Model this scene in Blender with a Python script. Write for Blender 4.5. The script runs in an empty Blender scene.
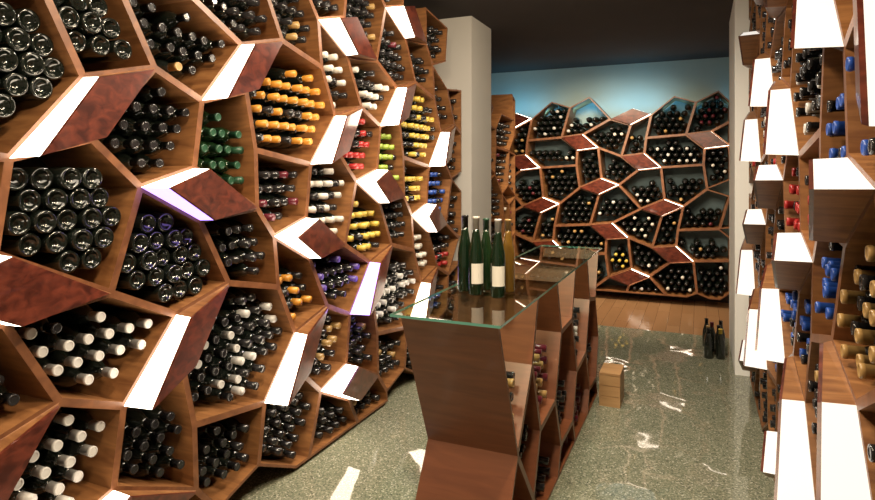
import bpy, bmesh, math, random
from mathutils import Vector, Matrix
random.seed(7)
S=bpy.context.scene
COL=S.collection
TH=math.atan2(.916,.401)
D=Vector((math.cos(TH),math.sin(TH),0)); E=Vector((math.sin(TH),-math.cos(TH),0))
def W(a,b,z=0): return D*a+E*b+Vector((0,0,z))
EYE=1.5
def px(p): 
    if p.y<0.05: return (-9999,-9999)
    return (437.5+600*p.x/p.y, 172-600*(p.z-EYE)/p.y)

# ---------------- materials
def newmat(n):
    m=bpy.data.materials.new(n); m.use_nodes=True
    nt=m.node_tree; return m,nt,nt.nodes['Principled BSDF']
def wood(n,c1,c2,rough=.4,scale=(10,1.5,10),coat=.0,bump=.04,ns=2.2,p0=.3,p1=.72):
    m,nt,b=newmat(n)
    tc=nt.nodes.new('ShaderNodeTexCoord'); mp=nt.nodes.new('ShaderNodeMapping')
    mp.inputs['Scale'].default_value=scale
    nz=nt.nodes.new('ShaderNodeTexNoise'); nz.inputs['Scale'].default_value=ns; nz.inputs['Detail'].default_value=5; nz.inputs['Distortion'].default_value=.8
    cr=nt.nodes.new('ShaderNodeValToRGB')
    cr.color_ramp.elements[0].position=p0; cr.color_ramp.elements[0].color=(*c1,1)
    cr.color_ramp.elements[1].position=p1; cr.color_ramp.elements[1].color=(*c2,1)
    nt.links.new(tc.outputs['Object'],mp.inputs[0]); nt.links.new(mp.outputs[0],nz.inputs['Vector'])
    nt.links.new(nz.outputs[0],cr.inputs[0]); nt.links.new(cr.outputs[0],b.inputs['Base Color'])
    b.inputs['Roughness'].default_value=rough
    b.inputs['Coat Weight'].default_value=coat
    bp=nt.nodes.new('ShaderNodeBump'); bp.inputs['Strength'].default_value=bump
    nt.links.new(nz.outputs[0],bp.inputs['Height']); nt.links.new(bp.outputs[0],b.inputs['Normal'])
    return m
def plain(n,c,rough=.5,metal=0,em=None,es=0,coat=0,noise=0.0,nscale=4):
    m,nt,b=newmat(n)
    b.inputs['Base Color'].default_value=(*c,1); b.inputs['Roughness'].default_value=rough
    b.inputs['Metallic'].default_value=metal; b.inputs['Coat Weight'].default_value=coat
    if noise:
        tc=nt.nodes.new('ShaderNodeTexCoord'); nz=nt.nodes.new('ShaderNodeTexNoise'); nz.inputs['Scale'].default_value=nscale
        mx=nt.nodes.new('ShaderNodeMix'); mx.data_type='RGBA'
        mx.inputs[6].default_value=(*[x*(1-noise) for x in c],1); mx.inputs[7].default_value=(*[min(1,x*(1+noise)) for x in c],1)
        nt.links.new(tc.outputs['Object'],nz.inputs['Vector']); nt.links.new(nz.outputs[0],mx.inputs[0]); nt.links.new(mx.outputs[2],b.inputs['Base Color'])
    if em:
        b.inputs['Emission Color'].default_value=(*em,1); b.inputs['Emission Strength'].default_value=es
    return m
M_CELL=wood('walnut board',(.15,.058,.020),(.31,.140,.050),.42,ns=3.2)
M_EDGE=wood('walnut edge',(.11,.040,.017),(.22,.088,.036),.4,(8,8,8))
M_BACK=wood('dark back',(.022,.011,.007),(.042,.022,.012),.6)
M_FACE=wood('red burl panel',(.042,.008,.005),(.14,.030,.016),.28,(5,5,9),.4,ns=3.5,p0=.34,p1=.68)
M_CTR=wood('red walnut counter board',(.15,.048,.020),(.22,.074,.030),.35,(10,1.2,10),.2,ns=3)
M_DIFF=plain('light diffuser',(.8,.78,.72),.5,em=(1,.84,.66),es=7.5)
M_DIFFR=plain('soft light diffuser',(.40,.39,.37),.5,em=(1,.93,.84),es=.82)
M_DIFFV=plain('violet light diffuser',(.5,.4,.8),.5,em=(.42,.26,1),es=3.0)
M_GLASS=plain('bottle glass',(.006,.008,.006),.10,coat=.5)
M_GREEN=plain('green bottle glass',(.010,.030,.010),.08,coat=.5)
CAPS={'black':((.016,.015,.016),.15),'silver':((.52,.50,.48),.35),'white':((.55,.51,.45),.4),'orange':((.55,.24,.03),.35),
 'green':((.015,.06,.03),.35),'red':((.35,.02,.02),.35),'yellow':((.55,.39,.06),.4),'gold':((.36,.22,.08),.3),
 'purple':((.10,.06,.28),.4),'blue':((.02,.07,.34),.35),'lime':((.28,.38,.05),.4),'wine':((.10,.01,.02),.3)}
M_CAP={k:plain('capsule '+k,c,r) for k,(c,r) in CAPS.items()}
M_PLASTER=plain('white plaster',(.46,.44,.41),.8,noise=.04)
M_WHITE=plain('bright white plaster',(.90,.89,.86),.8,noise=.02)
M_TEAL=plain('plaster with painted blue glow',(.30,.41,.43),.85,noise=.06)  # blue glow on the back walls is painted into this plaster colour
M_CEIL=plain('dark ceiling',(.042,.034,.034),.95,noise=.1)
M_LABEL=plain('paper label',(.75,.72,.64),.6)
def terrazzo():
    m,nt,b=newmat('terrazzo'); tc=nt.nodes.new('ShaderNodeTexCoord')
    v=nt.nodes.new('ShaderNodeTexVoronoi'); v.inputs['Scale'].default_value=150
    cr=nt.nodes.new('ShaderNodeValToRGB'); cr.color_ramp.interpolation='CONSTANT'
    e=cr.color_ramp.elements; e[0].color=(.165,.175,.122,1); e[1].position=.35; e[1].color=(.215,.222,.158,1)
    for p,c in ((.65,(.28,.28,.205,1)),(.84,(.10,.11,.08,1)),(.94,(.43,.415,.335,1))):
        x=e.new(p); x.color=c
    nt.links.new(tc.outputs['Object'],v.inputs['Vector']); sp=nt.nodes.new('ShaderNodeSeparateColor')
    nt.links.new(v.outputs['Color'],sp.inputs[0]); nt.links.new(sp.outputs[0],cr.inputs[0])
    nt.links.new(cr.outputs[0],b.inputs['Base Color']); b.inputs['Roughness'].default_value=.04
    b.inputs['IOR'].default_value=1.7
    n=nt.nodes.new('ShaderNodeTexNoise'); n.inputs['Scale'].default_value=4.5; n.inputs['Detail'].default_value=1
    bp=nt.nodes.new('ShaderNodeBump'); bp.inputs['Strength'].default_value=.16; bp.inputs['Distance'].default_value=.03
    nt.links.new(tc.outputs['Object'],n.inputs['Vector']); nt.links.new(n.outputs[0],bp.inputs['Height']); nt.links.new(bp.outputs[0],b.inputs['Normal'])
    return m
M_TERR=terrazzo()
def planks():
    m,nt,b=newmat('oak planks'); tc=nt.nodes.new('ShaderNodeTexCoord'); br=nt.nodes.new('ShaderNodeTexBrick')
    br.inputs['Scale'].default_value=1; br.inputs['Brick Width'].default_value=1.2; br.inputs['Row Height'].default_value=.12
    br.inputs['Mortar Size'].default_value=.002
    br.inputs['Color1'].default_value=(.34,.19,.095,1); br.inputs['Color2'].default_value=(.28,.15,.072,1); br.inputs['Mortar'].default_value=(.17,.085,.04,1)
    nt.links.new(tc.outputs['Object'],br.inputs['Vector']); nt.links.new(br.outputs[0],b.inputs['Base Color'])
    b.inputs['Roughness'].default_value=.18; return m
M_PLANK=planks()
def glassmat():
    m,nt,b=newmat('glass sheet')
    out=nt.nodes['Material Output']; tr=nt.nodes.new('ShaderNodeBsdfTransparent'); tr.inputs[0].default_value=(.88,.96,.92,1)
    gl=nt.nodes.new('ShaderNodeBsdfGlossy'); gl.inputs['Roughness'].default_value=.01
    fr=nt.nodes.new('ShaderNodeFresnel'); fr.inputs[0].default_value=1.5; mx=nt.nodes.new('ShaderNodeMixShader')
    ge=nt.nodes.new('ShaderNodeNewGeometry'); s1=nt.nodes.new('ShaderNodeMath'); s1.operation='SUBTRACT'; s1.inputs[0].default_value=1
    mu=nt.nodes.new('ShaderNodeMath'); mu.operation='MULTIPLY'
    nt.links.new(ge.outputs['Backfacing'],s1.inputs[1]); nt.links.new(s1.outputs[0],mu.inputs[0]); nt.links.new(fr.outputs[0],mu.inputs[1])
    nt.links.new(mu.outputs[0],mx.inputs[0]); nt.links.new(tr.outputs[0],mx.inputs[1]); nt.links.new(gl.outputs[0],mx.inputs[2]); nt.links.new(mx.outputs[0],out.inputs[0])
    return m
M_SHEET=glassmat()
M_GEDGE=plain('polished glass edge',(.12,.32,.25),.15,coat=.5)

# ---------------- mesh helpers
def mkobj(name,verts,faces,mats,midx=None,parent=None,smooth=False,recalc=True):
    me=bpy.data.meshes.new(name); me.from_pydata([tuple(v) for v in verts],[],faces)
    for m in mats: me.materials.append(m)
    if midx:
        for p,i in zip(me.polygons,midx): p.material_index=i
    if recalc:
        bm=bmesh.new(); bm.from_mesh(me); bmesh.ops.recalc_face_normals(bm,faces=bm.faces); bm.to_mesh(me); bm.free()
    if smooth:
        for p in me.polygons: p.use_smooth=True
    o=bpy.data.objects.new(name,me); COL.objects.link(o)
    if parent: o.parent=parent
    return o
def meta(o,label,cat,group=None,kind=None):
    o['label']=label; o['category']=cat
    if group: o['group']=group
    if kind: o['kind']=kind
def box(name,a0,a1,b0,b1,z0,z1,mat,parent=None):
    c=W((a0+a1)/2,(b0+b1)/2,(z0+z1)/2); x,y,z=(a1-a0)/2,(b1-b0)/2,(z1-z0)/2
    v=[(i*x,j*y,k*z) for i in(-1,1) for j in(-1,1) for k in(-1,1)]
    f=[(0,1,3,2),(4,6,7,5),(0,4,5,1),(2,3,7,6),(0,2,6,4),(1,5,7,3)]
    o=mkobj(name,v,f,[mat]); o.location=c; o.rotation_euler=(0,0,TH); return o
def structure(*a):
    o=box(*a); o['kind']='structure'; return o
CEIL=2.82
structure('floor',-1.7,6.02,-3.1,.82,-.1,0,M_TERR)
structure('floor',6.02,7.75,-3.1,.82,-.1,0,M_PLANK)
structure('ceiling',-1.7,7.75,-3.1,.82,CEIL,CEIL+.1,M_CEIL)
structure('wall_left',-1.7,5.28,-2.32,-2.22,0,CEIL,M_PLASTER)
structure('wall_left',5.28,7.75,-3.1,-3.0,0,CEIL,M_TEAL)
structure('wall_right',-1.7,7.75,.72,.82,0,CEIL,M_PLASTER)
structure('wall_back',7.65,7.75,-3.0,.72,0,CEIL,M_TEAL)
structure('wall_rear',-1.7,-1.6,-2.22,.72,0,CEIL,M_PLASTER)
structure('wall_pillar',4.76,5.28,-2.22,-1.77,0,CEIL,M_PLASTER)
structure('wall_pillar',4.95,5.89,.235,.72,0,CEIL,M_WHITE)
structure('baseboard_back',7.63,7.65,-3.0,.72,0,.1,M_BACK)

# ---------------- tessellation
UP={'L':(-.25,-.17),'T':(-.02,.10),'R':(.26,.175),'B':(.01,-.10)}
LV={'L':(-.30,.04),'T':(-.05,.11),'R':(.32,-.07),'B':(-.02,-.10)}
UPB={'L':(-.23,-.07),'T':(-.04,.10),'R':(.23,.07),'B':(.03,-.10)}
LVB={'L':(-.24,.02),'T':(-.03,.10),'R':(.24,-.02),'B':(0.0,-.10)}
SH=[UP,LV]; YO=[(.07,-.36),(-.15,.35)]
def ctr(k,r):
    return (.86+.74*(k-2)-.18*r-(.06 if r%2 else 0), (.45 if k%2==0 else .20)-.555*r)
def N(k,r,v):
    c=ctr(k,r); o=SH[r%2][v]; return (c[0]+o[0],c[1]+o[1])
def Y(k,r): c=ctr(k,r); return (c[0]+YO[0][0],c[1]+YO[0][1])
def YP(k,r): c=ctr(k,r); return (c[0]+YO[1][0],c[1]+YO[1][1])
def tess(k0,k1,r0,r1):
    cells=[];rh=[]
    for k in range(k0,k1,2):
        for j in range(r0,r1,2):
            l=j+1;u=j+2
            cells+= [[N(k-1,j,'R'),N(k,j,'L'),N(k,l,'T'),N(k,l,'L'),N(k-1,j,'B')],
             [N(k,j,'L'),N(k,j,'B'),Y(k,j),N(k,l,'R'),N(k,l,'T')],
             [Y(k,j),N(k+1,j,'L'),N(k+1,l,'T'),N(k+1,l,'L'),N(k,l,'R')],
             [N(k+1,j,'L'),N(k+1,j,'B'),N(k+2,l,'L'),N(k+1,l,'R'),N(k+1,l,'T')],
             [N(k,j,'B'),N(k,j,'R'),YP(k+1,j),N(k+1,j,'T'),N(k+1,j,'L'),Y(k,j)],
             [N(k,l,'B'),N(k,l,'R'),N(k+1,l,'L'),YP(k+1,u),N(k,u,'R')],
             [N(k,l,'L'),N(k,l,'B'),N(k,u,'R'),N(k,u,'T'),N(k-1,l,'R')],
             [N(k+1,l,'L'),N(k+1,l,'B'),N(k+1,u,'R'),N(k+1,u,'T'),YP(k+1,u)],
             [N(k+1,l,'B'),N(k+1,l,'R'),N(k+2,u,'T'),N(k+2,u,'L'),N(k+1,u,'R')]]
            for kk in(k,k+1):
                for rr in(j,l): rh.append([N(kk,rr,v) for v in 'LTRB'])
    return cells,rh
def area(p): return .5*sum(p[i][0]*p[(i+1)%len(p)][1]-p[(i+1)%len(p)][0]*p[i][1] for i in range(len(p)))
def clip(p,ax,lim,sg):
    out=[]
    for i in range(len(p)):
        a=p[i];b=p[(i+1)%len(p)]; ia=(a[ax]-lim)*sg>=0; ib=(b[ax]-lim)*sg>=0
        if ia: out.append(a)
        if ia!=ib:
            q=(lim-a[ax])/(b[ax]-a[ax]); out.append((a[0]+q*(b[0]-a[0]),a[1]+q*(b[1]-a[1])))
    return out
def ccw(p): return p if area(p)>0 else p[::-1]
def inset(p,d):
    n=len(p);out=[]
    for i in range(n):
        a=Vector(p[i-1]);b=Vector(p[i]);c=Vector(p[(i+1)%n])
        u=(b-a).normalized();w=(c-b).normalized()
        n1=Vector((-u.y,u.x));n2=Vector((-w.y,w.x)); m=(n1+n2)
        if m.length<1e-4: m=n1.copy()
        m.normalize(); s=d/max(.35,m.dot(n1)); q=b+m*s; out.append((q.x,q.y))
    return out
def clean(p):
    out=[]
    for q in p:
        if not out or (Vector(q)-Vector(out[-1])).length>.012: out.append(q)
    if len(out)>2 and (Vector(out[0])-Vector(out[-1])).length<.012: out.pop()
    return out
def inside_dist(p,x,y):
    n=len(p);ins=False;dm=9
    for i in range(n):
        ax,ay=p[i];bx,by=p[(i+1)%n]
        if (ay>y)!=(by>y) and x<(bx-ax)*(y-ay)/(by-ay)+ax: ins=not ins
        dx,dy=bx-ax,by-ay; t=max(0,min(1,((x-ax)*dx+(y-ay)*dy)/max(1e-9,dx*dx+dy*dy)))
        dm=min(dm,math.hypot(ax+dx*t-x,ay+dy*t-y))
    return dm if ins else -dm
BOTT=[]
DEP=.36
def cellmesh(poly,sx,depth,parent,back=True,name='cell',th=.013,mats=None,opentop=None):
    p=ccw(poly); q=inset(p,th); n=len(p); V=[];F=[];I=[]
    for y in(0,depth):
        V+=[(sx*a,y,z) for a,z in p]; V+=[(sx*a,y,z) for a,z in q]
    for i in range(n):
        j=(i+1)%n
        if opentop and p[i][1]>opentop and p[j][1]>opentop: continue
        F.append((i,j,n+j,n+i)); I.append(1)
        F.append((n+i,n+j,3*n+j,3*n+i)); I.append(0)
        F.append((i,2*n+i,2*n+j,j)); I.append(0)
        F.append((2*n+i,3*n+i,3*n+j,2*n+j)); I.append(0)
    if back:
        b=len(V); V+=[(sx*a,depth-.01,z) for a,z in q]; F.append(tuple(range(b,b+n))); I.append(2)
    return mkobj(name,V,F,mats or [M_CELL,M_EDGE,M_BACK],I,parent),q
def bottles(q,sx,mw,cap,fill,green=False,mix=None,base=.325,flip=False):
    zs=[z for _,z in q];xs=[x for x,_ in q];z0=min(zs);z1=max(zs)
    r=.0376; top=z0+(z1-z0)*fill; best=[]
    for zi in range(4):
        for xi in range(8):
            row=0; z=z0+r+.0005+zi*.012; L=[]
            while z<top:
                x=min(xs)+xi*.00975+(.039 if row%2 else 0)
                while x<max(xs):
                    if inside_dist(q,x,z)>r: L.append((x,z))
                    x+=.078
                z+=.0676; row+=1
            if len(L)>len(best): best=L
    if best:
        zt=max(z for _,z in best)
        best=[b for b in best if b[1]<zt-.01 or random.random()<.6]
    for x,z in best:
        tipy=random.uniform(-.014,.014)
        if flip:
            m=mw@Matrix.Translation((sx*x,.024+tipy,z))@Matrix.Rotation(math.pi+random.uniform(-.006,.006),4,'Z')
            wp=m@Vector((0,0,0))
        else:
            m=mw@Matrix.Translation((sx*x,tipy+base,z))@Matrix.Rotation(random.uniform(-.006,.006),4,'Z')
            wp=m@Vector((0,-.3,0))
        X,Yy=px(wp)
        if -12<X<888 and -12<Yy<512:
            c=cap
            if mix and random.random()<mix[1]: c=mix[0]
            BOTT.append((m,c,green,wp,flip))
def rack(label,mw,sx,kr,rr,tl,hl,off,table,topc=9,botc=-9,rfill=(.74,1.0),sc=1,pr=(.125,.005),back=True,boxtop=9,diff=None,mixr=(0,0,.05,.12),flips=(),base=.325,skip=None,under=True):
    root=bpy.data.objects.new('honeycomb_wine_rack',None); COL.objects.link(root); root.matrix_world=mw
    meta(root,label,'wine rack')
    cells,rh=tess(*kr,*rr)
    for p in cells:
        p=[(a*sc+off[0],b*sc+off[1]) for a,b in p]
        ch=sum(b for _,b in p)/len(p); ct=sum(a for a,_ in p)/len(p)
        if ch>topc or ch<botc or (skip and skip(ct,ch)): continue
        p=clip(p,1,hl[0],1)
        for args in((1,hl[1],-1),(0,tl[0],1),(0,tl[1],-1)):
            if len(p)>2: p=clip(p,*args)
        if len(p)<3: continue
        p=clean(p)
        if len(p)<3 or abs(area(p))<.012: continue
        c=(sum(a for a,_ in p)/len(p), sum(b for _,b in p)/len(p))
        X,Yp=px(mw@Vector((sx*c[0],0,EYE+c[1])))
        if not(-170<X<1100 and -260<Yp<760): continue
        pp=[(a,b+EYE) for a,b in p]
        o,q=cellmesh(pp,sx,DEP,root,back)
        cap='black'; best=1e9; mr=.06
        for (tx,ty,tc,*rest) in table:
            dd=math.hypot(X-tx,Yp-ty); lim=rest[0] if rest else 28
            if dd<lim and dd<best: best=dd;cap=tc;mr=rest[1] if len(rest)>1 else .15
        if best>1e8:
            mix=(random.choice(['silver','white','gold','wine']),random.choice(mixr))
        else: mix=('black',mr)
        fl=any(math.hypot(X-fx,Yp-fy)<fr for fx,fy,fr in flips)
        bottles(ccw(q),sx,mw,cap,random.uniform(*rfill),cap in('green','lime'),mix,flip=fl,base=base)
    for p in rh:
        p=[(a*sc+off[0],b*sc+off[1]) for a,b in p]
        ch=sum(b for _,b in p)/4; ct=sum(a for a,_ in p)/4
        if min(b for _,b in p)<hl[0] or max(b for _,b in p)>hl[1] or min(a for a,_ in p)<tl[0]-.01 or max(a for a,_ in p)>tl[1]+.01 or ch>min(topc+.12,boxtop) or ch<botc or (skip and skip(ct+.1,ch-.05)): continue
        X,Yp=px(mw@Vector((sx*(p[0][0]+p[2][0])/2,0,EYE+ch)))
        if not(-220<X<1150 and -260<Yp<760): continue
        bk=[(sx*a,0.,b+EYE) for a,b in p]; bb=[(sx*a,.12,b+EYE) for a,b in p]
        c=Vector((sum(v[0] for v in bk)/4,0,sum(v[2] for v in bk)/4))
        xl,xr=p[0][0],p[2][0]
        fr=[(v[0]+(c.x-v[0])*.03, -(pr[0]+(pr[1]-pr[0])*(p[i][0]-xl)/(xr-xl)), v[2]+(c.z-v[2])*.03) for i,v in enumerate(bk)]
        V=bb+bk+fr; F=[];
        for i in ((1,2) if under else (1,2,3)): j=(i+1)%4; F.append((4+i,4+j,8+j,8+i))
        for i in range(4): j=(i+1)%4; F.append((i,j,4+j,4+i))
        F.append((0,1,2,3)); 
        lb=mkobj('light_box',V,F,[M_CELL],None,root)
        cf=sum((Vector(v) for v in fr),Vector())/4
        f2=[tuple((Vector(v)+(cf-Vector(v))*.02+Vector((0,-.009,0)))) for v in fr]
        F=[(4,5,6,7),(0,1,2,3)]+[(i,(i+1)%4,4+(i+1)%4,4+i) for i in range(4)]
        mkobj('face_panel',fr+f2,F,[M_FACE],None,lb)
        Vd=[bk[0],bk[1],fr[1],fr[0],bk[3],fr[3]]
        viol=math.hypot(X-375,Yp-287)<28 or math.hypot(X-200,Yp-190)<20
        Fd=[(0,1,2,3),(4,0,3,5)]
        if not under: Vd=Vd[:4]; Fd=Fd[:1]
        d=mkobj('diffuser',Vd,Fd,[M_DIFFV if viol else (diff or M_DIFF)]+[M_DIFF],None,lb)
        if viol and X<300: d.data.materials[0]=M_DIFF; d.data.materials[1]=M_DIFFV; d.data.polygons[1].material_index=1
        d['label']='glowing violet acrylic side strip' if viol else 'glowing white acrylic side strip'
    return root
R3=lambda a:Matrix.Rotation(a,4,'Z')
tabL=[(285,130,'orange',34,.15),(230,128,'green',30,.1),(325,185,'white',28,.35),(355,160,'red',28,.2),(395,150,'lime',20,.2),(360,220,'yellow',24,.15),(345,95,'white',25,.3),(290,300,'orange',32,.3),
 (235,350,'silver',40,.7),(90,350,'silver',50,.03),(65,470,'silver',50,.03),(175,440,'red',30,.88),(5,380,'gold',35,.3),(420,265,'white',20,.2),(345,280,'purple',25,.7),(375,105,'white',20,.4),
 (425,180,'yellow',16,.3),(330,370,'gold',28,.6),(400,305,'silver',22,.5),(408,75,'orange',16,.3),(440,120,'white',14,.3),(390,235,'black',20),(415,130,'yellow',14,.3),
 (275,195,'wine',24,.6),(385,345,'gold',18,.6),(445,190,'blue',14,.4),(440,235,'red',14,.5)]
mwL=Matrix.Translation(W(1.254,-1.848))@R3(TH)
rack('long walnut honeycomb wine rack filled with bottles along the wall',mwL,1,(-2,8),(-4,6),(-.9,3.47),(-1.48,1.28),(-.02,.01),tabL,flips=((10,70,50),(60,210,55),(95,25,38),(155,245,32),(10,50,60)),
     skip=lambda t,h:(t>3.25 and h>.62) or (t>2.95 and h>.93) or (t>2.6 and h>1.12))
tabR=[(808,180,'red',42,.2),(815,295,'blue',42,.25),(850,90,'blue',42,.4),(860,340,'gold',32,.45),(772,150,'red',22,.2),(780,310,'blue',18,.3),(795,20,'black',20)]
mwR=Matrix.Translation(W(1.0,.325))@R3(TH+math.pi)
rack('walnut honeycomb wine rack with big glowing light boxes',mwR,-1,(-2,10),(-4,6),(-.4,3.92),(-1.48,1.28),(.15,.03),tabR,pr=(.105,.02),diff=M_DIFFR,rfill=(.8,1),base=.308,under=False)
SH[:]=[UPB,LVB]; YO[:]=[(.04,-.29),(-.06,.29)]
mwF=Matrix.Translation(W(5.32,-1.93))@R3(TH)
rack('short dark walnut honeycomb rack standing behind the pillar',mwF,1,(-2,6),(-4,6),(0,1.3),(-1.48,1.0),(-.3,.1),[],topc=.75,boxtop=-9)
mwB=Matrix.Translation(W(7.25,.3))@R3(TH-math.pi/2)
tabB=[(622,262,'yellow',14)]
rack('walnut honeycomb wine rack with zigzag top against blue lit wall',mwB,-1,(-2,8),(-4,6),(-.0,2.95),(-1.40,1.28),(-.58,-.07),tabB,topc=.82,sc=.94,back=False,rfill=(.5,1),boxtop=.7,pr=(.05,.015),mixr=(.1,.2,.35))

# ---------------- counter
ctrE=bpy.data.objects.new('display_counter',None); COL.objects.link(ctrE)
CW=.375; mwC=Matrix.Translation(W(1.97,-.635))@R3(TH)
ctrE.matrix_world=mwC
meta(ctrE,'walnut honeycomb display counter with a glass top','counter')
T0=.966
def Zo(s): return [(.56+s,T0),(.46+s,.70),(.60+s,.38),(.48+s,.14),(.55+s,0)]
def Ze(s): return [(.93+s,T0),(1.03+s,.70),(.89+s,.40),(1.02+s,.14),(.95+s,0)]
Z0=[(0,T0),(.24,.42),(-.02,0)]; Z1=Zo(0);Z2=Ze(0);Z3=Zo(.84);Z4=Ze(.84)
ZE=[(2.22,T0),(2.10,.66),(2.22,.38),(2.12,.12),(2.18,0)]
polys=[[Z0[0],Z0[1],Z1[1],Z1[0]],[Z0[1],Z1[3],Z1[2],Z1[1]],[Z0[1],Z0[2],Z1[4],Z1[3]]]
def hexpair(A,B): return [[A[0],A[1],A[2],B[2],B[1],B[0]],[A[2],A[3],A[4],B[4],B[3],B[2]]]
def hextri(A,B): return [[A[0],A[1],B[1],B[0]],[A[1],A[2],A[3],B[3],B[2],B[1]],[A[3],A[4],B[4],B[3]]]
polys+=hexpair(Z1,Z2)+hextri(Z2,Z3)+hexpair(Z3,Z4)+hextri(Z4,ZE)
for i,poly in enumerate(polys):
    o,q=cellmesh(poly,1,CW,ctrE,back=False,th=.013,mats=[M_CTR,M_EDGE,M_BACK],opentop=.96)
    bottles(ccw(q),1,mwC,random.choice(['black','wine','black','black']),random.uniform(.35,.55),mix=(random.choice(['silver','gold']),.12),base=.335)
g=box('glass_top',1.95,4.24,-1.045,-.62,.968,.978,M_SHEET)
g.data.materials.append(M_GEDGE)
for p in g.data.polygons:
    if abs(p.normal.z)<.5: p.material_index=1
g.parent=ctrE; g.matrix_parent_inverse=mwC.inverted(); g['label']='clear glass sheet with green edge'

# ---------------- visibility of bottles against racks
bpy.context.view_layer.update()
dg=bpy.context.evaluated_depsgraph_get()
camp=Vector((0,0,EYE))
def vis(m,fl):
    pts=((0,.002,0),(0,.002,.02),(0,.002,-.02)) if fl else ((0,-.298,.0),(0,-.29,.018),(0,-.20,.037))
    for q in pts:
        q=m@Vector(q)
        d=q-camp; h,loc,*_=S.ray_cast(dg,camp,d.normalized(),distance=d.length-.006)
        if not h: return True
    return False
B2=[]
for m,c,gr,wp,fl in BOTT:
    X,Yy=px(wp)
    v=vis(m,fl) and 0<X<875 and 0<Yy<500
    B2.append((m,c,gr,wp.y+(0 if v else 50),fl))
BOTT=sorted(B2,key=lambda t:t[3])

# ---------------- bottles
def lathe(prof,seg,close0=True,close1=True,axis='y'):
    V=[];F=[]
    for r,y in prof:
        for s in range(seg):
            t=2*math.pi*s/seg
            V.append((r*math.cos(t),-y,r*math.sin(t)) if axis=='y' else (r*math.cos(t),r*math.sin(t),y))
    for i in range(len(prof)-1):
        for s in range(seg):
            F.append((i*seg+s,i*seg+(s+1)%seg,(i+1)*seg+(s+1)%seg,(i+1)*seg+s))
    if close0: F.append(tuple(range(seg))[::-1])
    if close1: F.append(tuple(range((len(prof)-1)*seg,len(prof)*seg)))
    return V,F
BP=[(.006,.022),(.016,.018),(.024,.008),(.0275,.001),(.031,-.0005),(.0345,.001),(.0370,.007),(.0372,.185),(.0350,.208),(.027,.228),(.019,.243),(.0160,.255)]
CP=[(.0160,.248),(.0166,.290),(.0178,.2905),(.0178,.298),(.0165,.3015),(.0122,.3015),(.0112,.3000)]
def mesh_of(name,V,F,mat):
    o=mkobj(name,V,F,[mat],smooth=True); me=o.data; bpy.data.objects.remove(o)
    for p in me.polygons:
        if len(p.vertices)>4: p.use_smooth=False
    return me
bodyHi={False:mesh_of('wine_bottle',*lathe(BP,20),M_GLASS),True:mesh_of('wine_bottle',*lathe(BP,20),M_GREEN)}
capHi={k:mesh_of('capsule',*lathe(CP,16),m) for k,m in M_CAP.items()}
NI=300
print('BOTTLES',len(BOTT), sum(1 for t in BOTT if t[3]<50))
for m,c,gr,_,fl in BOTT[:NI]:
    o=bpy.data.objects.new('wine_bottle',bodyHi[gr]); COL.objects.link(o); o.matrix_world=m
    meta(o,('green' if gr else 'dark')+(' glass wine bottle lying in rack with round base showing' if fl else ' glass wine bottle with %s capsule lying in rack'%c),'bottle','wine bottles lying in the racks')
    k=bpy.data.objects.new('capsule',capHi[c]); COL.objects.link(k); k.parent=o
V=[];F=[];I=[];keys=list(CAPS); mats=[M_GLASS,M_GREEN]+[M_CAP[k] for k in keys]
bv,bf=lathe([(.034,0),(.0372,.006),(.0372,.19),(.027,.228),(.016,.25)],10); cv,cf=lathe([(.0165,.248),(.018,.30)],10,False,True)
for m,c,gr,_,fl in BOTT[NI:]:
    b=len(V); V+=[m@Vector(v) for v in bv]; F+=[tuple(b+i for i in f) for f in bf]; I+=[1 if gr else 0]*len(bf)
    b=len(V); V+=[m@Vector(v) for v in cv]; F+=[tuple(b+i for i in f) for f in cf]; I+=[2+keys.index(c)]*len(cf)
if V:
    o=mkobj('wine_bottle',V,F,mats,I,smooth=True,recalc=False)
    meta(o,'many distant wine bottles lying in the honeycomb racks','bottle','wine bottles lying in the racks','stuff')
# standing bottles
SP=[(.024,.004),(.029,0),(.0315,.006),(.0315,.16),(.029,.19),(.021,.23),(.0150,.265),(.0135,.28)]
SC=[(.0138,.272),(.0143,.322),(.0155,.3225),(.0155,.329),(.0140,.332)]
M_GLT=plain('very dark green glass',(.006,.018,.008),.06,coat=.6)
M_AMB=plain('amber glass',(.16,.085,.014),.08,coat=.6)
def standing(x,y,z,cap,lab,grp,label,s=1,rot=0,glass=None,w=1):
    v,f=lathe(SP,28,axis='z'); o=mkobj('wine_bottle',v,f,[glass or M_GLT],smooth=True); o.location=(x,y,z+.0005); o.scale=(s*w,s*w,s)
    v,f=lathe(SC,20,axis='z'); mkobj('capsule',v,f,[M_CAP[cap]],None,o,True)
    if lab:
        seg=20; V=[];F=[]
        for zz in(.05,.135):
            for i in range(seg+1):
                t=math.radians(-90+rot-55+110*i/seg); V.append((.0320*math.cos(t),.0320*math.sin(t),zz))
        for i in range(seg): F.append((i,i+1,seg+2+i,seg+1+i))
        l=mkobj('label',V,F,[M_LABEL],None,o,True); l['label']='cream paper label'
    meta(o,label,'bottle',grp)
G='bottles standing on the counter'
GZ=.978
standing(.121,2.64,GZ,'black',False,G,'slender dark green wine bottle with black capsule on glass counter')
standing(.164,2.557,GZ,'white',True,G,'slender dark green wine bottle with pale capsule on glass counter',1,15)
standing(.2155,2.667,GZ,'green',False,G,'green wine bottle with green capsule on glass counter',.95,0,M_GREEN)
standing(.252,2.50,GZ,'silver',True,G,'green wine bottle with silver capsule and cream label on counter',.98)
standing(.308,2.62,GZ,'gold',False,G,'amber glass wine bottle with gold capsule on glass counter',.95,0,M_AMB)
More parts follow.
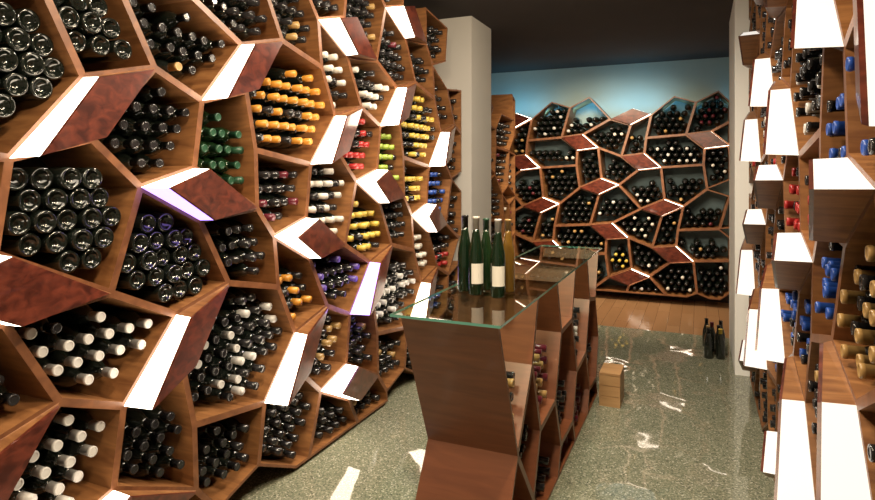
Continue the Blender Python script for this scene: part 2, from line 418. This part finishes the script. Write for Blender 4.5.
for a,b,c in((5.40,.06,'gold'),(5.45,.14,'black'),(5.54,.09,'wine'),(5.33,.15,'yellow'),(5.62,.16,'black'),(5.66,.05,'black'),(5.31,.06,'black')):
    p=W(a,b); standing(p.x,p.y,0,c,False,'bottles standing on the floor','dark wine bottle standing on terrazzo floor by pillar',.72,0,M_GLASS,1.45)
M_PINE=wood('pale pine',(.36,.19,.08),(.50,.29,.13),.5)
def crate(a,b,w,l,h,z=0,label='small pale pine wine crate on the floor by the counter end'):
    V=[];F=[]
    def bx(x0,x1,y0,y1,z0,z1):
        n=len(V)
        for i in(x0,x1):
            for j in(y0,y1):
                for k in(z0,z1): V.append((i,j,k))
        for f in[(0,1,3,2),(4,6,7,5),(0,4,5,1),(2,3,7,6),(0,2,6,4),(1,5,7,3)]: F.append(tuple(n+q for q in f))
    t=.012
    for side in(-1,1):
        for k in range(3):
            z0=k*h/3; z1=(k+1)*h/3-.003
            bx(-l/2,l/2,side*w/2-(t if side>0 else 0),side*w/2+(0 if side>0 else t),z0,z1)
            bx(side*l/2-(t if side>0 else 0),side*l/2+(0 if side>0 else t),-w/2+t,w/2-t,z0,z1)
    bx(-l/2+t,l/2-t,-w/2+t,w/2-t,0,t); bx(-l/2,l/2,-w/2,w/2,h,h+t)
    o=mkobj('wooden_crate',V,F,[M_PINE]); o.location=W(a,b,z); o.rotation_euler=(0,0,TH)
    meta(o,label,'crate')
crate(4.06,-.53,.13,.22,.20)

# ---------------- lights
def arealight(a,b,z,ta,tb,tz,sx,sy,pw,col,name='area_light',spread=math.pi):
    l=bpy.data.lights.new(name,'AREA'); l.shape='RECTANGLE'; l.size=sx; l.size_y=sy; l.energy=pw; l.color=col; l.spread=spread
    o=bpy.data.objects.new(name,l); COL.objects.link(o); p=W(a,b,z); o.location=p
    o.rotation_euler=(W(ta,tb,tz)-p).to_track_quat('-Z','Y').to_euler()
WARM=(1,.82,.58)
for a in(.6,2.0,3.4):
    arealight(a,-.35,2.75,a+.3,-1.9,1.1,.3,.15,38,WARM)
arealight(1.2,-.9,2.75,2.2,.3,1.0,.3,.15,40,WARM)
arealight(3.0,-.75,2.75,3.0,-.75,0,.3,.15,36,(1,.92,.80))  # added light straight above the counter, brightens its cells through the glass
arealight(5.6,-1.0,2.76,7.3,-1.0,.9,.8,.3,58,WARM,spread=math.radians(95))
arealight(7.44,-1.2,2.24,7.60,-1.2,2.7,3.2,.10,9,(.16,.64,.92))  # blue LED strip behind the back rack top, washes the wall upward
w=bpy.data.worlds.new('World'); S.world=w; w.use_nodes=True
w.node_tree.nodes['Background'].inputs[0].default_value=(.5,.45,.4,1); w.node_tree.nodes['Background'].inputs[1].default_value=.15
cd=bpy.data.cameras.new('Camera'); cam=bpy.data.objects.new('Camera',cd); COL.objects.link(cam)
cd.sensor_width=36; cd.lens=36*600/875; cd.shift_y=-78/875; cam.location=(0,0,EYE); cam.rotation_euler=(math.pi/2,0,0); cd.clip_start=.02
S.camera=cam
S.view_settings.view_transform='Standard'
